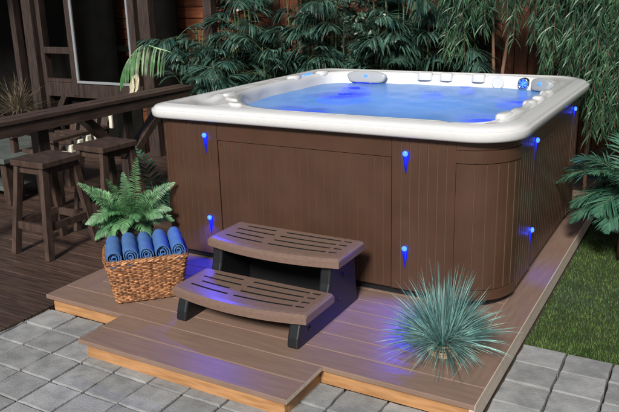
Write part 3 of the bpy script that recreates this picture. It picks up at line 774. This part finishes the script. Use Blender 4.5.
# sago-like palm right of the tub
PX, PY = 2.62, 1.42
pl = thing('sago_palm', (PX, PY, -.11), 'dark green palm with arching fronds on the lawn right of the tub', 'palm')
b = MB(); bs = MB(); random.seed(11)
for i in range(38):
    a = i*2.4; el = R(-5 + 75*((i*7) % 38)/38); L = random.uniform(.40, .52)
    frond(b, (PX + .03*math.cos(a), PY + .03*math.sin(a), .36), (math.cos(a)*math.cos(el), math.sin(a)*math.cos(el), math.sin(el)), L, 32, .19, .013, 1.1 + random.random()*.6, .5, 58, seg=12, stemr=.005, bs=bs, lseg=3)
b.build('foliage', M['palm2'], pl, fixn=False); bs.build('stem', M['stem'], pl, fixn=False)
b = MB(); b.tube([(PX, PY, -.11), (PX, PY, .1), (PX, PY, .36)], [.09, .085, .05], 12); b.build('trunk', M['bark'], pl, smooth=True)

# ---------------------------------------------------------------- fences
def fence_v(x0, x1, y, name, label, grp=None):
    t = thing(name, ((x0+x1)/2, y, -.11), label, 'fence')
    b = MB(); x = x0
    while x < x1:
        wd = .115 + random.uniform(-.004, .004); b.box((x, y + random.uniform(0, .006), -.11), (x + wd, y + .022, 2.05 + random.uniform(-.01, .01))); x += wd + .006
    b.build('fence_boards', M['fence'], t, bevel=.002, seg=1)
    b = MB(); b.box((x0, y + .0285, -.11), (x1, y + .034, 2.0)); b.build('fence_backing', M['dark'], t)
    b = MB()
    for z in (.25, 1.75): b.box((x0, y + .036, z), (x1, y + .071, z + .09))
    b.build('fence_rail', M['post'], t)
    x = x0 + .4
    while x < x1:
        b = MB(); b.box((x, y + .072, -.11), (x + .09, y + .16, 2.1)); b.build('fence_post', M['post'], t); x += 1.8
    return t
fence_v(-1.35, 5.6, 3.5, 'board_fence', 'reddish brown vertical board fence behind the hot tub and its trees')
t = thing('plank_fence', (-3.5, 3.55, -.1), 'orange brown horizontal plank fence seen behind the glazed wall', 'fence')
b = MB(); z = -.08
while z < 2.0:
    x = -7.0
    while x < -1.4:
        x1 = min(x + random.choice((1.2, 1.8, 2.4)), -1.37); b.box((x, 3.52 + random.uniform(0, .006), z), (x1 - .003, 3.55, z + .118)); x = x1
    z += .127
b.build('fence_planks', M['fenceh'], t, bevel=.002, seg=1)
b = MB(); b.box((-7.0, 3.551, -.1), (-1.372, 3.556, 2.0)); b.build('fence_backing', M['dark'], t)
for x in (-6.5, -4.9, -3.15, -1.48):
    b = MB(); b.box((x, 3.559, -.1), (x + .09, 3.64, 2.0)); b.build('fence_post', M['post'], t)

# ---------------------------------------------------------------- pavilion with glazed wall
pv = thing('pavilion', (-3.0, 2.4, -.085), 'dark timber pavilion with glazed wall at the left behind the rail', 'pavilion')
WY = 2.4
def pbox(nm, a, c, m, parent=pv, bev=.003):
    b = MB(); b.box(a, c); return b.build(nm, m, parent, bevel=bev, seg=1)
for x0_, x1_, z0_, yy in ((-4.20, -4.12, -.085, 0), (-3.98, -3.84, -.085, 0), (-3.80, -3.74, -.085, .04), (-3.30, -3.22, .52, 0), (-2.38, -2.30, .52, .0), (-2.26, -2.12, -.085, .02), (-1.46, -1.36, -.085, .06)):
    pbox('post', (x0_, WY + yy, z0_), (x1_, WY + yy + .09, 2.45), M['post'])
pbox('beam', (-3.73, WY + .01, .50), (-2.27, WY + .08, .66), M['post'])
pbox('beam', (-3.73, WY + .012, .98), (-3.31, WY + .078, 1.05), M['post'])
pbox('beam', (-3.73, WY + .012, .662), (-3.31, WY + .078, .70), M['post'])
pbox('beam', (-7.0, WY - .02, 2.30), (-1.30, WY + .12, 2.45), M['post'])
b = MB(); b.beam((-3.80, WY + .03, .02), (-3.45, WY + .03, .52), .07, .06, up=(0, 1, 0)); b.build('brace', M['post'], pv)
# window
wn = pbox('window', (-3.219, WY - .005, .662), (-2.381, WY + .02, .690), M['alu'], bev=.002)
for a, c in (((-3.219, WY - .005, .691), (-3.190, WY + .02, 2.28)), ((-2.405, WY - .005, .691), (-2.381, WY + .02, 2.28))):
    pbox('frame', a, c, M['alu'], wn, .002)
pbox('pane', (-3.189, WY + .005, .691), (-2.406, WY + .009, 2.28), M['glass'], wn, 0)
pbox('pane', (-3.729, WY + .04, 1.051), (-3.311, WY + .044, 2.28), M['glass'], wn, 0)
# dark inner wall
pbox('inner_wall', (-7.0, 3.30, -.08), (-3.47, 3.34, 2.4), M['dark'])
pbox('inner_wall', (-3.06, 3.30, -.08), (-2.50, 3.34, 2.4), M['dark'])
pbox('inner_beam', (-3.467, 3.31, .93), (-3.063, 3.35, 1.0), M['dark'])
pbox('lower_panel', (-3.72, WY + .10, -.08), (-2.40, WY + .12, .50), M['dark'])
pbox('shade_roof', (-7.2, .9, 2.46), (-3.80, 2.62, 2.54), M['dark'])  # unseen cover added over the pavilion for the shade it casts

# ---------------------------------------------------------------- long rail
rl = thing('bar_rail', (-1.3, .6, -.085), 'long dark wooden rail on posts running behind the stools', 'rail')
b = MB(); b.box((-1.40, -1.2, .745), (-1.315, 1.95, .78)); b.box((-1.312, -1.2, .742), (-1.225, 1.95, .776)); b.build('top_board', M['rail'], rl, bevel=.004)
b = MB(); b.box((-1.275, -1.2, .66), (-1.235, 1.95, .738)); b.build('apron_board', M['rail'], rl, bevel=.003)
for y_ in (-.95, .27, 1.14):
    b = MB(); b.box((-1.36, y_ - .05, -.085), (-1.28, y_ + .05, .742)); b.build('post', M['post'], rl, bevel=.004)
for ya, yb in ((.62, 1.08), (1.75, 1.20)):
    b = MB(); b.beam((-1.32, ya, .735), (-1.32, yb, .30), .06, .09, up=(1, 0, 0)); b.build('brace', M['stool'], rl)

# ---------------------------------------------------------------- stools
def make_stool(loc, label):
    t = thing('bar_stool', loc, label, 'stool', 'wooden bar stools on the dark floor'); X, Y, Z = loc
    b = MB(); b.box((X - .155, Y - .165, Z + .605), (X + .155, Y + .165, Z + .645)); b.box((X - .13, Y - .14, Z + .555), (X + .13, Y + .14, Z + .604)); b.build('seat', M['stool'], t, bevel=.005)
    for sx in (-1, 1):
        for sy in (-1, 1):
            b = MB(); b.beam((X + sx*.165, Y + sy*.205, Z), (X + sx*.118, Y + sy*.128, Z + .604), .038, .052, up=(0, 1, 0)); b.build('leg', M['stool'], t, bevel=.003)
    for k, (p_, q_) in enumerate((((-1, -1), (1, -1)), ((-1, 1), (1, 1)), ((-1, -1), (-1, 1)), ((1, -1), (1, 1)))):
        zz = .20 if k < 2 else .21; f_ = 1 - .27*zz/.6; fy = 1 - .38*zz/.6
        b = MB(); b.beam((X + p_[0]*.165*f_*.97, Y + p_[1]*.205*fy*.97, Z + zz), (X + q_[0]*.165*f_*.97, Y + q_[1]*.205*fy*.97, Z + zz), .026, .05); b.build('stretcher', M['stool'], t, bevel=.002)
    return t
s1 = make_stool((-.89, -.055, -.085), 'dark wooden bar stool nearest the camera, with nothing touching its seat')
s2 = copy_tree(s1); s2.location = (-.865, .46, -.085); s2.rotation_euler = (0, 0, R(-3))
s2['label'] = 'dark wooden bar stool behind the fern, next to the pale slatted chair'

# low table beyond the rail
t = thing('low_table', (-2.7, .95, -.085), 'low grey green table beyond the rail on the left', 'table')
b = MB(); b.box((-3.4, .45, .28), (-2.02, 1.25, .325)); b.build('table_top', M['table'], t, bevel=.006)
for x, y in ((-3.3, .53), (-2.1, .53), (-3.3, 1.17), (-2.1, 1.17)):
    b = MB(); b.box((x - .035, y - .035, -.085), (x + .035, y + .035, .28)); b.build('leg', M['stool'], t, bevel=.003)
b = MB(); b.box((-3.2, .62, -.02), (-2.2, 1.08, .02)); b.build('shelf', M['table'], t, bevel=.004)

# slatted chair
t = thing('slatted_chair', (-1.95, 1.1, -.085), 'dark garden chair with curved row of pale slat ends beneath the rail', 'chair')
CHS = [(.70, .335), (.79, .375), (.88, .405), (.97, .425), (1.06, .43), (1.15, .42)]
for y, z in CHS:
    b = MB(); b.box((-2.10, y, z - .02), (-1.672, y + .05, z + .02)); sl = b.build('seat_slat', M['stool'], t, bevel=.004)
    b = MB(); b.box((-1.67, y - .002, z - .034), (-1.60, y + .052, z + .034)); b.build('slat_end', M['cream'], sl, bevel=.008)
b = MB()
for k in range(4):
    x = -2.05 + k*.125; b.beam((x, 1.22, .40), (x, 1.28, .60), .075, .018, up=(0, 1, 0))
b.build('back_slats', M['stool'], t, bevel=.004)
for x, z0, z1 in ((-1.62, .50, .62), (-1.52, .49, .60)):
    b = MB(); b.beam((x, 1.04 + (x + 1.62)*1.4, z0), (x, 1.04 + (x + 1.62)*1.4, z1), .035, .02, up=(0, 1, 0)); b.build('spindle', M['cream'], t, bevel=.004)
for x in (-2.13, -1.64):
    b = MB(); b.beam((x, .62, .47), (x, 1.30, .49), .07, .022); b.build('armrest', M['stool'], t)
    for y in (.68, 1.24):
        b = MB(); b.beam((x - .03, y, -.085), (x - .03, y, .46), .05, .05, up=(0, 1, 0)); b.build('leg', M['stool'], t)

# ---------------------------------------------------------------- background plants
def lady_palm(x, y, label, stems, h0, h1, seed, r_=.28, m='palm', spreadxy=.2, nfan=9, fl=.34):
    random.seed(seed); t = thing('bamboo_palm', (x, y, -.11), label, 'palm', 'palms behind the hot tub')
    bf = MB(); bt = MB()
    for i in range(stems):
        a = random.random()*6.283; q = random.random()*spreadxy; sx, sy = x + q*math.cos(a), y + q*math.sin(a)*.6; h = random.uniform(h0, h1)
        lx, ly = sx + random.uniform(-.12, .12), sy + random.uniform(-.1, .05)
        pts = [(sx, sy, -.11), ((sx+lx)/2, (sy+ly)/2, h*.5), (lx, ly, h)]; bt.tube(pts, [.011, .009, .006], 6)
        for k in range(random.randint(5, 7)):
            f = random.uniform(.45, 1.0); p = Vector(pts[1]).lerp(Vector(pts[2]), max(0, f*2 - 1)); p.z = h*f
            a2 = random.random()*6.283; el = R(random.uniform(5, 60)); dd = (math.cos(a2)*math.cos(el), math.sin(a2)*math.cos(el), math.sin(el))
            frond(bf, p, dd, fl*random.uniform(.8, 1.25), random.randint(12, 15), r_*random.uniform(.8, 1.15), .0165, 1.3*random.uniform(.6, 1.3), 1.1, 62, seg=9, stemr=.0035, bs=bt, lseg=4, start=.3)
    bf.build('foliage', M[m], t, fixn=False); bt.build('stem', M['stem'], t, fixn=False)
    return t
lady_palm(-1.15, 2.55, 'dark palm clump beyond the left far corner of the tub', 9, .9, 1.6, 31)
lady_palm(-.45, 2.75, 'full dark palm clump above the left rim, beside the orange fence gap', 11, 1.2, 1.9, 32)
lady_palm(-.62, 2.50, 'low palm with drooping fingers just over the rim left of the bare fence boards', 5, .8, 1.15, 33)
lady_palm(.62, 2.85, 'palm clump behind the grey headrest at the far rim', 9, 1.1, 1.9, 34, m='palm')
lady_palm(.20, 3.15, 'shaded palm deep behind the small leaved ficus', 8, 1.2, 2.0, 35)
lady_palm(2.55, 2.75, 'shaded palm clump at the right edge behind the lawn', 9, .6, 1.5, 36)

lady_palm(-1.55, 2.45, 'dark palm clump hiding the foot of the striped frond by the pavilion corner', 7, .8, 1.5, 37)
lady_palm(-.18, 2.6, 'tall full palm overhanging the far left rim, left of the small leaved ficus', 8, 1.3, 1.9, 39)
lady_palm(.42, 2.65, 'fresh green palm right of the small leaved ficus', 8, 1.0, 1.7, 40)
lady_palm(-1.25, 2.95, 'tall palm just right of the pavilion corner post', 10, 1.1, 2.1, 61)
lady_palm(.95, 3.0, 'shaded palm between the far headrests and the thin trunks', 6, 1.4, 2.1, 63)
# small-leaved ficus
t = thing('ficus_tree', (.02, 2.75, -.11), 'slender ficus with small pale glossy leaves behind the far rim', 'tree')
random.seed(41); bf = MB(); bt = MB()
for s_ in range(4):
    x = -.08 + .07*s_; pts = [(x, 2.75, -.11), (x + random.uniform(-.06, .06), 2.74, .7), (x + random.uniform(-.12, .12), 2.72, 1.3), (x + random.uniform(-.2, .2), 2.7, 1.9)]
    bt.tube(pts, [.016, .013, .010, .006], 6)
    for k in range(26):
        f = random.uniform(.42, 1); q = f*3; i = min(int(q), 2); p = Vector(pts[i]).lerp(Vector(pts[i+1]), q - i)
        dd = Vector((random.uniform(-1, 1), random.uniform(-.9, .5), random.uniform(-.2, .6))).normalized(); L = random.uniform(.12, .32); e = p + dd*L + Vector((0, 0, -.05))
        bt.tube([p, p.lerp(e, .5) + Vector((0, 0, .03)), e], [.004, .003, .0015], 4)
        for j in range(16):
            pp = p.lerp(e, random.uniform(.25, 1.0)) + Vector((random.uniform(-.03, .03),)*1 + (random.uniform(-.03, .03), random.uniform(-.03, .03)))
            bf.leaf(pp, (random.uniform(-1, 1), random.uniform(-1, .4), random.uniform(-.8, .3)), random.uniform(.035, .06), .022, .4, 3, up=(random.uniform(-.5, .5), -1, random.uniform(0, 1)))
bf.build('crown', M['ficus'], t, fixn=False); bt.build('trunk', M['bark'], t, smooth=True, fixn=False)

# weeping trees
def weeping(x, y, label, seed, trunks, clusters):
    random.seed(seed); t = thing('weeping_tree', (x, y, -.11), label, 'tree', 'weeping trees behind the hot tub')
    bf = MB(); bt = MB()
    for tr in trunks: bt.tube(tr, [.021 - .005*i for i in range(len(tr))], 8)
    top = Vector(trunks[0][-1])
    for (cx, cy, z0, z1, wd, n) in clusters:         # hangs from z0 down to z1
        bt.tube([top, top.lerp(Vector((cx, cy, z0)), .5) + Vector((0, 0, .12)), (cx, cy, z0)], [.010, .008, .005], 6)
        for k in range(n):
            sx, sy = cx + random.gauss(0, wd*.45), cy + random.gauss(0, .09); zt = z0 + random.uniform(-.1, .12); zb = z1 + (z0 - z1)*random.random()**1.5*.6
            ex, ey = sx + random.uniform(-.07, .07), sy + random.uniform(-.10, .02)
            p0 = Vector((sx, sy, zt)); p2 = Vector((ex, ey, zb)); p1 = p0.lerp(p2, .35) + Vector(((ex - sx)*.5, -.04, .05)); bt.tube([p0, p1, p2], [.003, .002, .001], 4, cap=False)
            m_ = max(14, int((zt - zb)*120))
            for j in range(m_):
                f = j/m_; pp = p0.lerp(p1, f*2) if f < .5 else p1.lerp(p2, f*2 - 1)
                a = random.random()*6.283; bf.leaf(pp, (math.cos(a)*.7, math.sin(a)*.7, random.uniform(-1.3, .1)), random.uniform(.09, .15), .0105, random.uniform(.8, 1.8), 3, up=(math.cos(a+1.5), math.sin(a+1.5), .4))
    bf.build('crown', M['weep'], t, fixn=False); bt.build('trunk', M['bark'], t, smooth=True, fixn=False)
weeping(1.28, 2.9, 'weeping tree with two thin reddish trunks behind the far right rim', 51,
        [[(1.27, 2.9, -.11), (1.29, 2.9, .8), (1.27, 2.88, 1.3), (1.3, 2.85, 1.95)], [(1.31, 2.93, -.11), (1.36, 2.92, .9), (1.42, 2.9, 1.35), (1.4, 2.88, 1.8)]],
        [(.98, 2.72, 1.75, .98, .16, 30), (1.30, 2.7, 1.75, 1.22, .16, 18), (1.12, 2.62, 1.9, 1.25, .12, 14)])
weeping(1.72, 2.9, 'weeping tree with a leaning forked trunk behind the far right corner', 52,
        [[(1.55, 2.95, -.11), (1.62, 2.93, .7), (1.75, 2.9, 1.15), (1.73, 2.86, 1.9)], [(1.76, 2.92, -.11), (1.74, 2.9, .9), (1.80, 2.86, 1.5)]],
        [(1.62, 2.65, 1.75, 1.15, .18, 22), (1.86, 2.6, 1.8, .85, .16, 28), (1.78, 2.72, 1.9, 1.3, .2, 14)])
weeping(2.25, 2.6, 'large weeping tree hanging low at the right edge of the fence', 53,
        [[(2.12, 2.75, -.11), (2.10, 2.72, .8), (2.14, 2.68, 1.9)]],
        [(2.06, 2.5, 1.75, .62, .16, 34), (2.28, 2.35, 1.75, .45, .16, 34), (2.18, 2.6, 1.9, .9, .24, 26), (2.48, 2.4, 1.7, .7, .16, 22)])
# unseen tree added so its crown shades the fence and plants
t = thing('added_shade_tree', (.8, 3.9, -.11), 'unseen tall tree added behind the fence to shade the back of the garden', 'tree')
random.seed(61); bf = MB(); bt = MB(); bt.tube([(.8, 3.9, -.11), (.75, 3.85, 1.5), (.8, 3.7, 2.6), (.9, 3.3, 3.2)], [.11, .1, .08, .05], 10)
for i in range(26): 
    e = Vector((random.uniform(-1.2, 3.4), random.uniform(1.6, 4.2), random.uniform(2.2, 3.2))); bt.tube([(.8, 3.65, 2.55), Vector((.8, 3.65, 2.55)).lerp(e, .5) + Vector((0, 0, .2)), e], [.035, .02, .008], 6)
for i in range(4200):
    x, y, z = random.uniform(-1.4, 3.9), random.uniform(1.75, 4.3), random.uniform(2.15, 3.1)
    a = random.random()*6.283; bf.leaf((x, y, z), (math.cos(a), math.sin(a), random.uniform(-.8, .2)), random.uniform(.12, .2), .045, .5, 3)
bf.build('crown', M['palm'], t, fixn=False); bt.build('trunk', M['bark'], t, smooth=True, fixn=False)

# bright arched frond at the left far corner
t = thing('striped_palm', (-1.55, 2.15, -.11), 'pale green arched comb-like palm frond over the end of the rail by the window', 'palm')
random.seed(71); b = MB(); bs = MB()
def catmull(P, n):
    P = [Vector(q) for q in P]; o_ = []
    for i in range(len(P) - 1):
        p0, p1, p2, p3 = P[max(i-1, 0)], P[i], P[i+1], P[min(i+2, len(P)-1)]
        for k in range(n):
            u = k/n; o_.append(.5*((2*p1) + (p2 - p0)*u + (2*p0 - 5*p1 + 4*p2 - p3)*u*u + (3*p1 - p0 - 3*p2 + p3)*u**3))
    return o_ + [P[-1]]
mid = catmull([(-1.50, 2.34, .62), (-1.52, 2.26, .88), (-1.60, 2.16, 1.03), (-1.72, 2.08, 1.09), (-1.87, 2.04, 1.12), (-2.00, 2.01, 1.03), (-2.09, 1.99, .92), (-2.13, 1.98, .82)], 8)
b.tube(mid, [.006 - .00008*k for k in range(len(mid))], 5)
for k in range(22):
    f = .36 + .64*k/22; q = mid[int(f*(len(mid)-1))]; L = .27*math.sin(math.pi*(.25 + .62*(f - .3)/.7)) + .04
    b.leaf(q, (random.uniform(.02, .12), -.42, -.55), L, .027, 1.3, 6, up=(1, 0, .2)); b.leaf(q, (random.uniform(-.1, .1), .7, .0), L*.7, .026, 1.8, 5, up=(1, 0, .2))
b.build('foliage', M['bright'], t, fixn=False)
bs.tube([(-1.5, 2.36, -.11), (-1.5, 2.35, .3), (-1.50, 2.34, .63)], [.03, .025, .012], 8); bs.build('stem', M['sheath'], t, smooth=True, fixn=False)
b = MB(); b.leaf((-2.06, 2.0, .62), (.5, 0, .8), .27, .12, -.3, 6, up=(0, -1, .2)); b.leaf((-2.04, 1.99, .62), (.2, -.05, .8), .22, .07, .2, 6, up=(0, -1, .2)); b.build('leaf_sheath', M['sheath'], t, fixn=False)
# dark low plant between rail and tub
t = thing('leafy_shrub', (-.75, 1.55, -.085), 'low dark split-leaf plant between the stools and the tub side', 'plant')
random.seed(81); b = MB(); bs = MB()
for i in range(34):
    a = random.random()*6.283; el = R(random.uniform(10, 75)); L = random.uniform(.3, .62)
    frond(b, (-.62 + random.uniform(-.2, .2), 1.3 + random.uniform(-.5, .5), .0), (math.cos(a)*math.cos(el), math.sin(a)*math.cos(el), math.sin(el)), L, 12, .12, .022, 1.2, .6, 60, seg=9, bs=bs, stemr=.004)
b.build('foliage', M['palm2'], t, fixn=False); bs.build('stem', M['stem'], t, fixn=False)
# palm between rail end and tub
lady_palm(-1.0, 2.05, 'dark palm with slim fingers at the end of the rail beside the tub', 5, .6, 1.05, 91, fl=.25)
# dry grass at the far left
t = thing('dry_grass', (-3.1, 1.6, -.085), 'tuft of dry tan grass at the left edge beyond the rail', 'plant')
random.seed(95); b = MB()
for i in range(240):
    a = random.random()*6.283; el = R(random.uniform(15, 85)); b.leaf((-3.75 + random.uniform(-.05, .05), 2.0 + random.uniform(-.05, .05), .35), (math.cos(a)*math.cos(el), math.sin(a)*math.cos(el), math.sin(el)), random.uniform(.28, .5), .008, random.uniform(.4, 1.6), 6)
b.build('foliage', M['dry'], t, fixn=False)
b = MB(); pot(b, -3.75, 2.0, -.085, .36, .13, .17); b.build('pot', M['pot'], t)
